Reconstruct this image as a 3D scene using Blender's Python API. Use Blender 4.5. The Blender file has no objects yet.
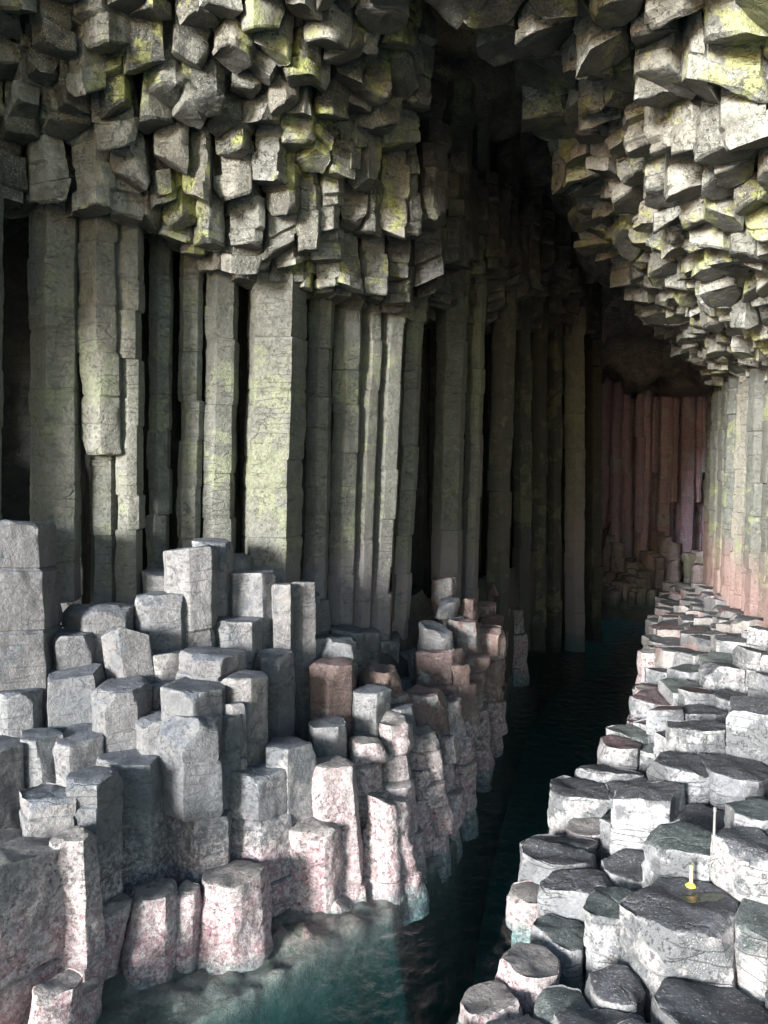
import bpy, math, random
import numpy as np
from mathutils import Vector, Matrix

C = bpy.context.scene.collection
S = bpy.context.scene
R = math.radians
rng = np.random.default_rng(7)
random.seed(7)

# ------------------------------------------------------------------ camera
CAM = np.array([0.0, 0.0, 5.5]); PITCH = R(4.41); F = 804.0
cd = bpy.data.cameras.new('camera'); cam = bpy.data.objects.new('camera', cd); C.objects.link(cam)
cam.location = CAM; cam.rotation_euler = (R(90) - PITCH, 0, 0)
cd.sensor_fit = 'VERTICAL'; cd.sensor_height = 36; cd.sensor_width = 27
cd.lens = 36 * F / 1024; cd.clip_start = .05; cd.clip_end = 2000
S.camera = cam
FW = np.array([0, math.cos(PITCH), -math.sin(PITCH)]); UP = np.array([0, math.sin(PITCH), math.cos(PITCH)])

def at(px, py, Y):
    d = FW * F + np.array([1., 0, 0]) * (px - 384) - UP * (py - 512)
    return CAM + d * (Y / d[1])

def proj(p):
    d = np.asarray(p) - CAM
    f = d @ FW
    return 384 + F * d[0] / f, 512 - F * (d @ UP) / f

# ------------------------------------------------------------------ numpy noise
def _h(i, j, k, s):
    n = (i * 73856093) ^ (j * 19349663) ^ (k * 83492791) ^ (s * 2654435)
    n = (n ^ (n >> 13)) * 1274126177 & 0x7fffffff
    n = (n ^ (n >> 16)) * 668265263 & 0x7fffffff
    return (n & 0xffff) / 65535.0

def vnoise(P, s=0):
    P = np.asarray(P, float)
    I = np.floor(P).astype(np.int64); f = P - I; f = f * f * (3 - 2 * f)
    i, j, k = I[:, 0], I[:, 1], I[:, 2]
    r = 0
    for a in (0, 1):
        wa = f[:, 0] if a else 1 - f[:, 0]
        for b in (0, 1):
            wb = f[:, 1] if b else 1 - f[:, 1]
            for c in (0, 1):
                wc = f[:, 2] if c else 1 - f[:, 2]
                r = r + wa * wb * wc * _h(i + a, j + b, k + c, s)
    return r * 2 - 1

def fbm(P, s=0, o=3):
    r = 0; a = 1
    for q in range(o):
        r = r + a * vnoise(P * (2.03 ** q), s + q * 17); a *= .5
    return r

# ------------------------------------------------------------------ materials
def N(nt, t, **kw):
    n = nt.nodes.new(t)
    for k, v in kw.items():
        setattr(n, k, v)
    return n

def rock(name, c1, c2, c3, c3t=.62, var=.35, crack=.5, rough=.8, pink=0, bump=.6, speck=0, spc=(.7, .7, .66), low=None, lowz=(0, 1), scale=1.0, top=None, pit=0):
    pit_amt = pit
    k_ = .68 if name not in ('sea_ledge', 'sea_floor', 'back_wall', 'rubble', 'basalt_roof') else 1
    c1, c2, c3, spc = [tuple(q * k_ for q in c) for c in (c1, c2, c3, spc)]
    if top: top = [tuple(q * k_ for q in c) for c in top]
    if low: low = tuple(q * k_ for q in low)
    m = bpy.data.materials.new(name); m.use_nodes = True
    nt = m.node_tree; L = nt.links.new; nt.nodes.clear()
    out = N(nt, 'ShaderNodeOutputMaterial'); b = N(nt, 'ShaderNodeBsdfPrincipled'); L(b.outputs[0], out.inputs[0])
    geo = N(nt, 'ShaderNodeNewGeometry'); oi = N(nt, 'ShaderNodeObjectInfo')
    pos = geo.outputs['Position']
    def noise(sc, det=5, r=.6, vec=pos):
        n = N(nt, 'ShaderNodeTexNoise'); n.inputs['Scale'].default_value = sc * scale; n.inputs['Detail'].default_value = det
        n.inputs['Roughness'].default_value = r; L(vec, n.inputs['Vector']); return n.outputs[0]
    def ramp(v, a, bb):
        mr = N(nt, 'ShaderNodeMapRange'); mr.interpolation_type = 'SMOOTHSTEP'
        mr.inputs[1].default_value = a; mr.inputs[2].default_value = bb; L(v, mr.inputs[0]); return mr.outputs[0]
    def math_(op, a, bb):
        n = N(nt, 'ShaderNodeMath', operation=op)
        for i, q in enumerate((a, bb)):
            if hasattr(q, 'links'): L(q, n.inputs[i])
            else: n.inputs[i].default_value = q
        return n.outputs[0]
    def mix(f, a, bb, mode='MIX'):
        n = N(nt, 'ShaderNodeMix', data_type='RGBA', blend_type=mode)
        for sock, q in ((n.inputs[0], f), (n.inputs[6], a), (n.inputs[7], bb)):
            if hasattr(q, 'links'): L(q, sock)
            elif isinstance(q, tuple): sock.default_value = (*q, 1)
            else: sock.default_value = q
        return n.outputs[2]
    sep = N(nt, 'ShaderNodeSeparateXYZ'); L(pos, sep.inputs[0])
    big = noise(.9, 4); mid = noise(4.5, 6, .65); fine = noise(22, 5, .7); vf = noise(75, 3, .7)
    col = mix(ramp(mid, .35, .65), c1, c2)
    # per column tint
    col = mix(math_('MULTIPLY', oi.outputs['Random'], var), col, (c2[0] * 1.15, c2[1] * 1.0, c2[2] * .9))
    wn = N(nt, 'ShaderNodeMath', operation='FRACT'); L(math_('MULTIPLY', oi.outputs['Random'], 17.3), wn.inputs[0])
    dkn = math_('MULTIPLY', wn.outputs[0], var * 1.3)
    col = mix(dkn, col, (c1[0] * .45, c1[1] * .47, c1[2] * .5))
    patch = ramp(math_('ADD', math_('MULTIPLY', big, .6), math_('MULTIPLY', noise(3.1, 7, .7), .5)), c3t - .02, c3t + .025)
    col = mix(patch, col, c3)
    # grain
    g = ramp(fine, .25, .75)
    col = mix(math_('ADD', math_('MULTIPLY', g, -.55), .55), col, (c1[0] * .35, c1[1] * .35, c1[2] * .35))
    # flat-lying fractures
    mp = N(nt, 'ShaderNodeMapping'); mp.inputs['Scale'].default_value = (1.1, 1.1, 7.5); L(pos, mp.inputs[0])
    cr = N(nt, 'ShaderNodeTexVoronoi'); cr.feature = 'DISTANCE_TO_EDGE'; cr.inputs['Scale'].default_value = 1.0
    wob = N(nt, 'ShaderNodeVectorMath', operation='ADD')
    nz = N(nt, 'ShaderNodeTexNoise'); nz.inputs['Scale'].default_value = 3; L(pos, nz.inputs['Vector'])
    sc_ = N(nt, 'ShaderNodeVectorMath', operation='SCALE'); sc_.inputs['Scale'].default_value = .5; L(nz.outputs['Color'], sc_.inputs[0])
    L(mp.outputs[0], wob.inputs[0]); L(sc_.outputs[0], wob.inputs[1]); L(wob.outputs[0], cr.inputs['Vector'])
    crk = math_('SUBTRACT', 1.0, ramp(cr.outputs['Distance'], .0, .035))
    crk = math_('MULTIPLY', math_('MULTIPLY', crk, ramp(noise(2.2, 2), .45, .6)), crack)
    col = mix(crk, col, (.02, .02, .02))
    if speck:
        sp = math_('MULTIPLY', ramp(vf, .56, .66), ramp(noise(2.6, 3), .62 - speck * .3, .8 - speck * .3))
        col = mix(sp, col, spc)
    if low:
        lm = N(nt, 'ShaderNodeMapRange'); lm.interpolation_type = 'SMOOTHSTEP'
        lm.inputs[1].default_value = lowz[1]; lm.inputs[2].default_value = lowz[0]
        L(math_('ADD', sep.outputs[2], math_('MULTIPLY', math_('SUBTRACT', big, .5), 2.2)), lm.inputs[0])
        col = mix(math_('MULTIPLY', lm.outputs[0], .85), col, low)
    if pink:
        zz = math_('ADD', sep.outputs[2], math_('MULTIPLY', math_('SUBTRACT', noise(2.1, 4), .5), 1.6))
        pm = math_('SUBTRACT', 1.0, ramp(zz, .35, 1.25 * pink))
        bar = ramp(noise(15, 8, .82), .46, .57)      # barnacle crust
        col = mix(math_('MULTIPLY', pm, math_('MULTIPLY', ramp(noise(3.4, 5), .3, .62), .8)), col, (.34, .185, .205))
        bm = math_('SUBTRACT', 1.0, ramp(zz, .7, 1.9 * pink))
        col = mix(math_('MULTIPLY', bm, math_('MULTIPLY', bar, .85)), col, (.48, .44, .435))
        dk = math_('MULTIPLY', math_('SUBTRACT', 1.0, ramp(zz, .9, 2.2 * pink)), ramp(noise(38, 4, .8), .56, .62))
        col = mix(math_('MULTIPLY', dk, .75), col, (.06, .055, .055))
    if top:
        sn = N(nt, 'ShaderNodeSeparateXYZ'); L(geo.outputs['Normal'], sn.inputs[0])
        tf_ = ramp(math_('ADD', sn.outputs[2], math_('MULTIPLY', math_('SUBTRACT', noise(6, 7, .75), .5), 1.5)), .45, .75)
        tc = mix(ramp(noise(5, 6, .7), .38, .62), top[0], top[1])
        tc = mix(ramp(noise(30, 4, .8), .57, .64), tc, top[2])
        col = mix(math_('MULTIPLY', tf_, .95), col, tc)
    pit = math_('MULTIPLY', ramp(noise(16, 8, .78), .555, .60), ramp(noise(1.7, 3), .35, .6))
    col = mix(math_('MULTIPLY', pit, pit_amt), col, (c1[0] * .25, c1[1] * .25, c1[2] * .26))
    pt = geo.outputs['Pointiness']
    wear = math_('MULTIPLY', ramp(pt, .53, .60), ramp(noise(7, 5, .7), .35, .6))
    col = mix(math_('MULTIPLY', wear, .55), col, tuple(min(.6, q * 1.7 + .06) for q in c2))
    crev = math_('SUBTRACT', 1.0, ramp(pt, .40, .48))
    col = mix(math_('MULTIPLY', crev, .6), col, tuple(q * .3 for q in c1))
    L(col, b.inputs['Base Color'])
    rr = N(nt, 'ShaderNodeMapRange'); rr.inputs[3].default_value = rough - .28; rr.inputs[4].default_value = min(1, rough + .1)
    L(mid, rr.inputs[0]); L(rr.outputs[0], b.inputs['Roughness'])
    bp = N(nt, 'ShaderNodeBump'); bp.inputs['Strength'].default_value = bump; bp.inputs['Distance'].default_value = .05
    v2 = N(nt, 'ShaderNodeTexVoronoi'); v2.inputs['Scale'].default_value = 3.4
    w2 = N(nt, 'ShaderNodeVectorMath', operation='ADD'); n2_ = N(nt, 'ShaderNodeTexNoise'); n2_.inputs['Scale'].default_value = 2.4; n2_.inputs['Detail'].default_value = 5; L(pos, n2_.inputs['Vector'])
    s2 = N(nt, 'ShaderNodeVectorMath', operation='SCALE'); s2.inputs['Scale'].default_value = .7; L(n2_.outputs['Color'], s2.inputs[0])
    L(pos, w2.inputs[0]); L(s2.outputs[0], w2.inputs[1]); L(w2.outputs[0], v2.inputs['Vector'])
    sp2 = N(nt, 'ShaderNodeSeparateXYZ'); L(v2.outputs['Color'], sp2.inputs[0])
    spall = math_('MULTIPLY', sp2.outputs[0], .55)
    hh = math_('ADD', math_('ADD', math_('MULTIPLY', fine, .5), math_('MULTIPLY', vf, .28)), math_('ADD', math_('MULTIPLY', mid, .9), math_('ADD', math_('MULTIPLY', crk, -.8), math_('MULTIPLY', pit, -.35))))
    L(math_('ADD', hh, spall), bp.inputs['Height']); L(bp.outputs[0], b.inputs['Normal'])
    return m

M = {}
M['wall'] = rock('basalt_wall', (.165, .175, .15), (.30, .31, .27), (.28, .30, .20), .60, crack=.35, bump=.8, low=(.25, .225, .24), lowz=(3.0, 4.4), pit=.3)
M['wall_far'] = rock('basalt_wall_far', (.06, .062, .055), (.11, .113, .095), (.16, .165, .10), .6, crack=.4)  # darkened copy of the wall rock, shade of the far bend painted in
M['ceiling'] = rock('basalt_ceiling', (.085, .09, .08), (.40, .405, .35), (.50, .53, .17), .59, var=.6, crack=.25, rough=.42, speck=.9, bump=1.0, spc=(.75, .76, .64), pit=.6)
M['ceiling_pale'] = rock('basalt_ceiling_pale', (.22, .23, .20), (.58, .585, .52), (.56, .59, .27), .60, crack=.25, rough=.46, speck=.8, bump=1.0, pit=.6)
M['face'] = rock('broken_face', (.07, .075, .07), (.18, .185, .16), (.26, .28, .13), .61, crack=.2, rough=.45, speck=.5, bump=.9, pit=.5)
M['dark'] = rock('basalt_dark', (.05, .05, .05), (.10, .10, .10), (.12, .12, .09), .6)  # dark basalt with the shade of gaps and recesses put into its colour
M['ceil_deep'] = rock('basalt_ceiling_deep', (.06, .06, .058), (.14, .14, .13), (.18, .18, .12), .60, speck=.5, bump=1.0, rough=.5, crack=.2)  # less algae, and the shade of the unlit depth painted into the colour
M['roof'] = rock('basalt_roof', (.09, .09, .092), (.20, .20, .20), (.22, .22, .2), .56, speck=.5, bump=1.0, rough=.5)
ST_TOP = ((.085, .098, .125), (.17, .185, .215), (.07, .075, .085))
M['stump'] = rock('basalt_stump', (.21, .215, .23), (.38, .385, .395), (.17, .185, .20), .60, var=.5, pink=.85, crack=.25, bump=.9, top=ST_TOP)
M['stump_red'] = rock('basalt_stump_red', (.22, .145, .135), (.33, .26, .24), (.34, .34, .34), .6, var=.6, pink=.8, crack=.3, bump=.9, top=((.20, .12, .12), (.25, .2, .2), (.12, .12, .12)))
M['crust'] = rock('barnacle_rock', (.28, .265, .27), (.54, .51, .51), (.42, .33, .34), .58, var=.3, pink=1.3, crack=.15, bump=1.0, top=((.20, .19, .18), (.33, .31, .3), (.08, .08, .08)), pit=.6)
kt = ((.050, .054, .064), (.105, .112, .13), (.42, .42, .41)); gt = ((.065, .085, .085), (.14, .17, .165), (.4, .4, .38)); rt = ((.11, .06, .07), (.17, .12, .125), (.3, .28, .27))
for nm_, tt in (('k', kt), ('g', gt), ('r', rt)):
    M['cause_' + nm_] = rock('causeway_rock_' + nm_, (.34, .355, .38), (.60, .615, .64), (.17, .18, .19), .545, var=.6, crack=.4, speck=.35, bump=1.0, top=tt, pit=.5)
    M['causef_' + nm_] = rock('causeway_far_' + nm_, (.19, .185, .185), (.38, .37, .365), (.32, .21, .20), .6, var=.7, crack=.3, speck=.3, top=tt)
M['right_wall'] = rock('right_wall', (.18, .19, .165), (.33, .34, .30), (.27, .30, .17), .595, var=.6, crack=.5, low=(.25, .155, .14), lowz=(1.8, 3.6), pit=.4)
M['back'] = rock('back_wall', (.38, .28, .38), (.50, .39, .50), (.34, .36, .42), .60, var=.4, crack=.5)
M['rubble'] = rock('rubble', (.28, .24, .26), (.42, .35, .35), (.2, .2, .14), .6, var=.6)
M['bed'] = rock('sea_ledge', (.11, .085, .08), (.25, .19, .175), (.07, .08, .065), .56, var=0, crack=.1, low=(.012, .045, .043), lowz=(-.75, -.1))
M['deep'] = rock('sea_floor', (.06, .30, .32), (.09, .40, .41), (.05, .26, .27), .6, var=0, crack=0)

def plain(name, c, r=.5, metal=0):
    m = bpy.data.materials.new(name); m.use_nodes = True; nt = m.node_tree
    b = nt.nodes['Principled BSDF']; b.inputs['Roughness'].default_value = r; b.inputs['Metallic'].default_value = metal
    n = N(nt, 'ShaderNodeTexNoise'); n.inputs['Scale'].default_value = 30; n.inputs['Detail'].default_value = 6
    g = N(nt, 'ShaderNodeNewGeometry'); nt.links.new(g.outputs['Position'], n.inputs['Vector'])
    mx = N(nt, 'ShaderNodeMix', data_type='RGBA'); mx.inputs[6].default_value = (*[q * .5 for q in c], 1); mx.inputs[7].default_value = (*c, 1)
    nt.links.new(n.outputs[0], mx.inputs[0]); nt.links.new(mx.outputs[2], b.inputs['Base Color']); return m

# ------------------------------------------------------------------ objects
def tag(o, label=None, cat=None, group=None, kind=None):
    for k, v in (('label', label), ('category', cat), ('group', group), ('kind', kind)):
        if v: o[k] = v
    return o

def link(name, V, faces, mats, mi=None, smooth=27, origin=None):
    V = np.asarray(V, float)
    o_ = np.zeros(3) if origin is None else np.asarray(origin, float)
    me = bpy.data.meshes.new(name)
    me.from_pydata((V - o_).tolist(), [], faces)
    for m in mats: me.materials.append(m)
    if mi is not None: me.polygons.foreach_set('material_index', mi)
    me.polygons.foreach_set('use_smooth', [True] * len(me.polygons))
    me.update()
    if smooth: me.set_sharp_from_angle(angle=R(smooth))
    o = bpy.data.objects.new(name, me); o.location = o_; C.objects.link(o)
    return o

def clip(poly, n, d):
    out = []
    for i in range(len(poly)):
        a, b = poly[i], poly[(i + 1) % len(poly)]
        da, db = n @ a - d, n @ b - d
        if da <= 0: out.append(a)
        if (da < 0) != (db < 0) and da != db: out.append(a + (b - a) * (da / (da - db)))
    return out

def voronoi(P, wid=None, lim=.9, gap=.012):
    """bounded (power) Voronoi cells of plan points"""
    cells = []
    P = np.asarray(P, float); W = np.zeros(len(P)) if wid is None else np.asarray(wid)
    for i, p in enumerate(P):
        lm = lim if np.isscalar(lim) else lim[i]
        a0 = rng.uniform(0, 1)
        poly = [p + lm * np.array([math.cos(a0 + t * math.pi / 4), math.sin(a0 + t * math.pi / 4)]) for t in range(8)]
        d2 = ((P - p) ** 2).sum(1); idx = np.argsort(d2)[1:22]
        for j in idx:
            n = P[j] - p; L_ = math.sqrt(d2[j])
            if L_ < 1e-6: continue
            n = n / L_
            off = (d2[j] + W[i] ** 2 - W[j] ** 2) / (2 * L_)
            off = min(max(off, .15 * L_), .85 * L_)
            poly = clip(poly, n, n @ p + off - gap)
            if len(poly) < 3: break
        cells.append(np.array(poly) if len(poly) >= 3 else None)
    return cells

def ngon(r, n=None, el=1.0, rot=None):
    n = n or int(rng.choice([5, 6, 6, 6, 7])); rot = rng.uniform(0, 6.28) if rot is None else rot
    out = []
    for i in range(n):
        a = rot + 2 * math.pi * (i + rng.uniform(-.2, .2)) / n
        out.append([math.cos(a) * r * rng.uniform(.92, 1.06), math.sin(a) * r * el * rng.uniform(.92, 1.06)])
    return np.array(out)

def perimeter(poly, res, rnd):
    """points round a polygon with cut corners"""
    n = len(poly); pts = []
    for i in range(n):
        a, b, c = poly[i - 1], poly[i], poly[(i + 1) % n]
        la, lc = np.linalg.norm(a - b), np.linalg.norm(c - b)
        if la < 1e-5 or lc < 1e-5: continue
        r = min(rnd, la * .3, lc * .3)
        pts.append(b + (a - b) / la * r)
        pts.append(b + (a - b) / la * r * .25 + (c - b) / lc * r * .25)
        pts.append(b + (c - b) / lc * r)
    out = []
    for i in range(len(pts)):
        a, b = pts[i], pts[(i + 1) % len(pts)]
        k = max(1, int(round(np.linalg.norm(b - a) / res)))
        for j in range(k): out.append(a + (b - a) * j / k)
    return np.array(out)

def column(poly, c, z0, z1, res=.05, rnd=.03, amp=.014, joints=(.5, 1.0), jamp=.015, slope=(0, 0), cap=1,
           chips=3, flare=0., lean=(0, 0), lump=0., taper=0., cel=(.15, 1.1), crim=.72, vres=1.6, seed=None, js=None, dish=.015):
    """one basalt column: broken end at z1 (cap=1 upward, cap=-1: end is z0 and looks down).
       returns verts, faces, material index (0 side, 1 end)"""
    seed = int(rng.integers(1, 9999)) if seed is None else seed
    rg = np.random.default_rng(seed)
    per = perimeter(poly, res, rnd); m = len(per)
    Hh = z1 - z0
    # distance from broken end
    K = max(3, int(Hh / (res * vres)))
    ts = np.linspace(0, 1, K + 1)                    # 0 at broken end
    ts = ts if Hh < 2 else np.sort(np.unique(np.concatenate([ts])))
    js = list(js or []); q = 1e9 if js else rg.uniform(*joints) * .7
    while q < Hh: js.append(q); q += rg.uniform(*joints)
    js = np.array(js) if js else np.array([1e9])
    dz = np.array([[rg.normal(0, jamp), rg.normal(0, jamp)] for _ in range(len(js) + 1)])
    dsc = 1 + rg.normal(0, jamp * 1.2, len(js) + 1)
    rmax = np.abs(per).max()
    V = []
    endz = lambda xy: (xy @ np.array(slope)) + (rg_off + dish * 0)
    rg_off = 0
    pw = np.c_[per + c, np.full(m, seed * 1.37)]
    ez = per @ np.array(slope) + .35 * amp * 2 * vnoise(pw * 5, seed)
    # extra depth rows just beside each joint
    dd = ts * Hh
    extra = [j + s for j in js if j < Hh for s in (-.012, .012)]
    rows = np.sort(np.concatenate([dd, extra])) if len(extra) else dd
    rows = rows[(rows >= 0) & (rows <= Hh)]
    for d in rows:
        b = int(np.searchsorted(js, d)); t = d / Hh
        sc = dsc[b] * (1 + flare * (t ** 1.5) - taper * (1 - t))
        nearest = np.abs(js - d).min()
        if nearest < .014: sc *= 1 - min(.02 + jamp, .05)
        xy = per * sc + dz[b] + np.array(lean) * d
        fade = max(0, 1 - d / .5)
        z = (z1 - d + ez * (1 - t)) if cap == 1 else (z0 + d + ez * (1 - t))
        V.append(np.c_[xy + c, z])
    V.reverse()                                      # far end first, broken end last
    side_rows = len(V)
    fr = (.985, .955, .88, .7, .45, .2) if m > 16 else (.95, .7, .3)
    last = V[-1]; ctr = last.mean(0)
    for k, f in enumerate(fr):
        ring = ctr + (last - ctr) * np.array([f, f, f])
        drop = (-.0, .008, .010, .012, .012, .012)[k] if m > 16 else .01
        ring = ring.copy(); ring[:, 2] += cap * drop
        V.append(ring)
    A = np.concatenate(V); nrow = len(V)
    A = np.vstack([A, ctr + np.array([0, 0, cap * .012])])
    # displacement
    rad = A[:, :2] - c - 0; nn = np.linalg.norm(rad, axis=1, keepdims=True) + 1e-6; rad = rad / nn
    isend = np.zeros(len(A)); isend[side_rows * m:] = 1
    P = A.copy(); P[:, 2] *= .8
    n1 = fbm(P * 3.2, seed, 3); n2 = fbm(P * 11, seed + 5, 2)
    disp = amp * (n1 * 1.2 + n2 * .6) + lump * fbm(P * 2.6, seed + 9, 2)
    # ragged long edges
    A[:, :2] += rad * (disp * (1 - isend * .0))[:, None] * np.minimum(1, nn * 6)
    A[:, 2] += isend * amp * 1.6 * (fbm(P * np.array([2.2, 2.2, 0]) + seed, seed + 3, 3)) + isend * lump * .6 * fbm(P * np.array([2.6, 2.6, 0]), seed + 2, 2)
    # knock facets off the broken end
    zend = z1 if cap == 1 else z0
    for _ in range(chips):
        a = rg.uniform(0, 6.28); el = rg.uniform(*cel)
        n = np.array([math.cos(a) * math.cos(el), math.sin(a) * math.cos(el), cap * math.sin(el)])
        # plane passes a little inside the rim
        rim = per @ np.array([math.cos(a), math.sin(a)])
        p0 = np.array([c[0] + math.cos(a) * rim.max() * rg.uniform(crim, .97), c[1] + math.sin(a) * rim.max() * rg.uniform(crim, .97), zend - cap * rg.uniform(0, .05)])
        d = (A - p0) @ n + .012 * vnoise(A * 9, seed + 31)
        A -= np.clip(d, 0, None)[:, None] * n
    faces = []
    for r_ in range(nrow - 1):
        o = r_ * m
        for i in range(m):
            j = (i + 1) % m
            f = (o + i, o + j, o + m + j, o + m + i)
            faces.append(f if cap == 1 else f[::-1])
    mi = [0] * ((side_rows - 1) * m) + [1] * ((nrow - side_rows) * m)
    o = (nrow - 1) * m
    for i in range(m):
        f = (o + i, o + (i + 1) % m, len(A) - 1)
        faces.append(f if cap == 1 else f[::-1]); mi.append(1)
    return A, faces, mi

ITEMS = []      # individual columns: dict(o, zone)
def add(name, zone, mesh, mats, cat, group, label=None):
    V, f, mi = mesh
    org = np.array([V[:, 0].mean(), V[:, 1].mean(), V[:, 2].min()])
    o = link(name, V, f, mats, mi, origin=org)
    tag(o, label, cat, group, 'thing')
    ITEMS.append(dict(o=o, zone=zone, fixed=bool(label)))
    return o

# ------------------------------------------------------------------ thin plate surface
def tps(pts):
    P = np.array([p[:2] for p in pts]); z = np.array([p[2] for p in pts]); n = len(P)
    def U(r2): return np.where(r2 > 1e-9, .5 * r2 * np.log(r2 + 1e-12), 0)
    D = U(((P[:, None] - P[None]) ** 2).sum(2)) + np.eye(n) * .3
    A = np.zeros((n + 3, n + 3)); A[:n, :n] = D; A[:n, n] = 1; A[:n, n + 1:] = P; A[n, :n] = 1; A[n + 1:, :n] = P.T
    w = np.linalg.solve(A, np.r_[z, 0, 0, 0])
    def f(X):
        X = np.atleast_2d(X)[:, :2]
        return U(((X[:, None] - P[None]) ** 2).sum(2)) @ w[:n] + w[n] + X @ w[n + 1:]
    return f

def inside(p, poly):
    x, y = p[0], p[1]; r = False; n = len(poly)
    for i in range(n):
        a, b = poly[i], poly[i - 1]
        if (a[1] > y) != (b[1] > y) and x < (b[0] - a[0]) * (y - a[1]) / (b[1] - a[1]) + a[0]: r = not r
    return r

def polydist(p, line):
    best = 1e9
    for i in range(len(line) - 1):
        a, b = np.array(line[i][:2]), np.array(line[i + 1][:2]); ab = b - a
        t = np.clip(((p[:2] - a) @ ab) / (ab @ ab), 0, 1)
        best = min(best, np.linalg.norm(p[:2] - a - ab * t))
    return best

def hexgrid(x0, x1, y0, y1, s, jit=.22, ay=1.0):
    out = []; r = 0; y = y0
    while y < y1:
        x = x0 + (r % 2) * s / 2
        while x < x1:
            out.append([x + rng.uniform(-jit, jit) * s, y + rng.uniform(-jit, jit) * s * ay]); x += s
        y += s * .866 * ay; r += 1
    return np.array(out)

# ================================================================== PLAN LINES
def shore(px, py):                                  # point on the water, z = 0
    d = FW * F + np.array([1., 0, 0]) * (px - 384) - UP * (py - 512)
    return CAM + d * (-CAM[2] / d[2])
WL = [shore(*p) for p in ((-60, 1120), (60, 1020), (130, 985), (200, 958), (290, 915), (360, 880), (430, 835), (465, 765), (500, 690), (522, 645), (548, 616), (585, 603))]
WR = [shore(*p) for p in ((440, 1120), (465, 1030), (515, 940), (555, 872), (590, 800), (632, 735), (640, 700), (644, 640), (661, 606))]
WALL = [at(px, 450, Y) for px, Y in ((-260, 9.0), (-60, 9.6), (20, 10.3), (60, 10.8), (120, 11.2), (180, 11.6), (230, 12.0), (280, 12.3), (330, 13), (380, 13.8), (450, 16.5), (490, 18.5), (540, 22), (575, 25), (600, 28.5), (612, 33))]
RW = [at(px, 450, Y) for px, Y in ((716, 32), (728, 25.5), (745, 22), (768, 18.5), (800, 15.5), (900, 11), (1100, 7.5))]

# ================================================================== SETTING
def sheet(name, fn, us, vs, mat, kind='structure', flip=False, thick=0):
    V = []; nu, nv = len(us), len(vs)
    for u in us:
        for v in vs: V.append(fn(u, v))
    F_ = [(i * nv + j, (i + 1) * nv + j, (i + 1) * nv + j + 1, i * nv + j + 1) for i in range(nu - 1) for j in range(nv - 1)]
    if flip: F_ = [f[::-1] for f in F_]
    o = link(name, np.array(V), F_, [mat], smooth=0); tag(o, kind=kind); return o

def along(line, u):
    L_ = [0]
    for i in range(len(line) - 1): L_.append(L_[-1] + np.linalg.norm(np.array(line[i + 1][:2]) - np.array(line[i][:2])))
    s = u * L_[-1]; i = int(np.clip(np.searchsorted(L_, s) - 1, 0, len(line) - 2))
    t = (s - L_[i]) / (L_[i + 1] - L_[i]); a, b = np.array(line[i][:2]), np.array(line[i + 1][:2])
    d = (b - a) / np.linalg.norm(b - a)
    return a + (b - a) * t, np.array([d[1], -d[0]])

# submerged ledge along the left shore, and the deep floor
def ledge(u, v):
    p, n = along(WL, u)
    q = p + n * v
    d = max(v, 0) * (1 + max(0, q[1] - 9.3) * .5)
    z = -.015 - .07 * d - .06 * d * d - max(0, d - .7) * 7 + (.25 * min(0, v) * -1)
    z += (.07 * fbm(np.array([[q[0] * 1.3, q[1] * 1.3, 0]]), 3, 2)[0] + .09 * (abs(fbm(np.array([[q[0] * 3.3, q[1] * 3.3, 0]]), 8, 3)[0]) - .4)) * (1 if v > 0 else .3)
    return (q[0], q[1], max(min(z, .06), -3.1))
sheet('sea_ledge', ledge, np.linspace(0, 1, 420), np.linspace(-.6, 3.2, 84), M['bed'], flip=True)
bx = 90
sheet('sea_floor', lambda x, y: (x, y, -2.7 + .2 * vnoise(np.array([[x * .5, y * .5, 0]]))[0]), np.linspace(-bx, bx, 60), np.linspace(-bx, 60, 60), M['deep'])

wm = bpy.data.materials.new('sea_water'); wm.use_nodes = True; nt = wm.node_tree; nt.nodes.clear()
o_ = N(nt, 'ShaderNodeOutputMaterial'); tr = N(nt, 'ShaderNodeBsdfTransparent'); gl = N(nt, 'ShaderNodeBsdfGlossy'); mxs = N(nt, 'ShaderNodeMixShader'); fr_ = N(nt, 'ShaderNodeFresnel')
tr.inputs[0].default_value = (.90, .97, .96, 1); gl.inputs['Roughness'].default_value = .02; fr_.inputs[0].default_value = 1.33
g_ = N(nt, 'ShaderNodeNewGeometry'); w1 = N(nt, 'ShaderNodeTexNoise'); w1.inputs['Scale'].default_value = 4.5; w1.inputs['Detail'].default_value = 6; w1.inputs['Roughness'].default_value = .62; w1.inputs['Distortion'].default_value = .6
b_ = N(nt, 'ShaderNodeBump'); b_.inputs['Strength'].default_value = .45; b_.inputs['Distance'].default_value = .12
nt.links.new(g_.outputs['Position'], w1.inputs['Vector']); nt.links.new(w1.outputs[0], b_.inputs['Height'])
nt.links.new(b_.outputs[0], gl.inputs['Normal']); nt.links.new(b_.outputs[0], fr_.inputs['Normal'])
bk = N(nt, 'ShaderNodeMath', operation='SUBTRACT'); bk.inputs[0].default_value = 1; nt.links.new(g_.outputs['Backfacing'], bk.inputs[1]); fm = N(nt, 'ShaderNodeMath', operation='MULTIPLY'); nt.links.new(fr_.outputs[0], fm.inputs[0]); nt.links.new(bk.outputs[0], fm.inputs[1])
nt.links.new(fm.outputs[0], mxs.inputs[0]); nt.links.new(tr.outputs[0], mxs.inputs[1]); nt.links.new(gl.outputs[0], mxs.inputs[2]); nt.links.new(mxs.outputs[0], o_.inputs[0])
va = N(nt, 'ShaderNodeVolumeAbsorption'); va.inputs[0].default_value = (.10, .66, .68, 1); va.inputs[1].default_value = .42
nt.links.new(va.outputs[0], o_.inputs[1])
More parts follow.
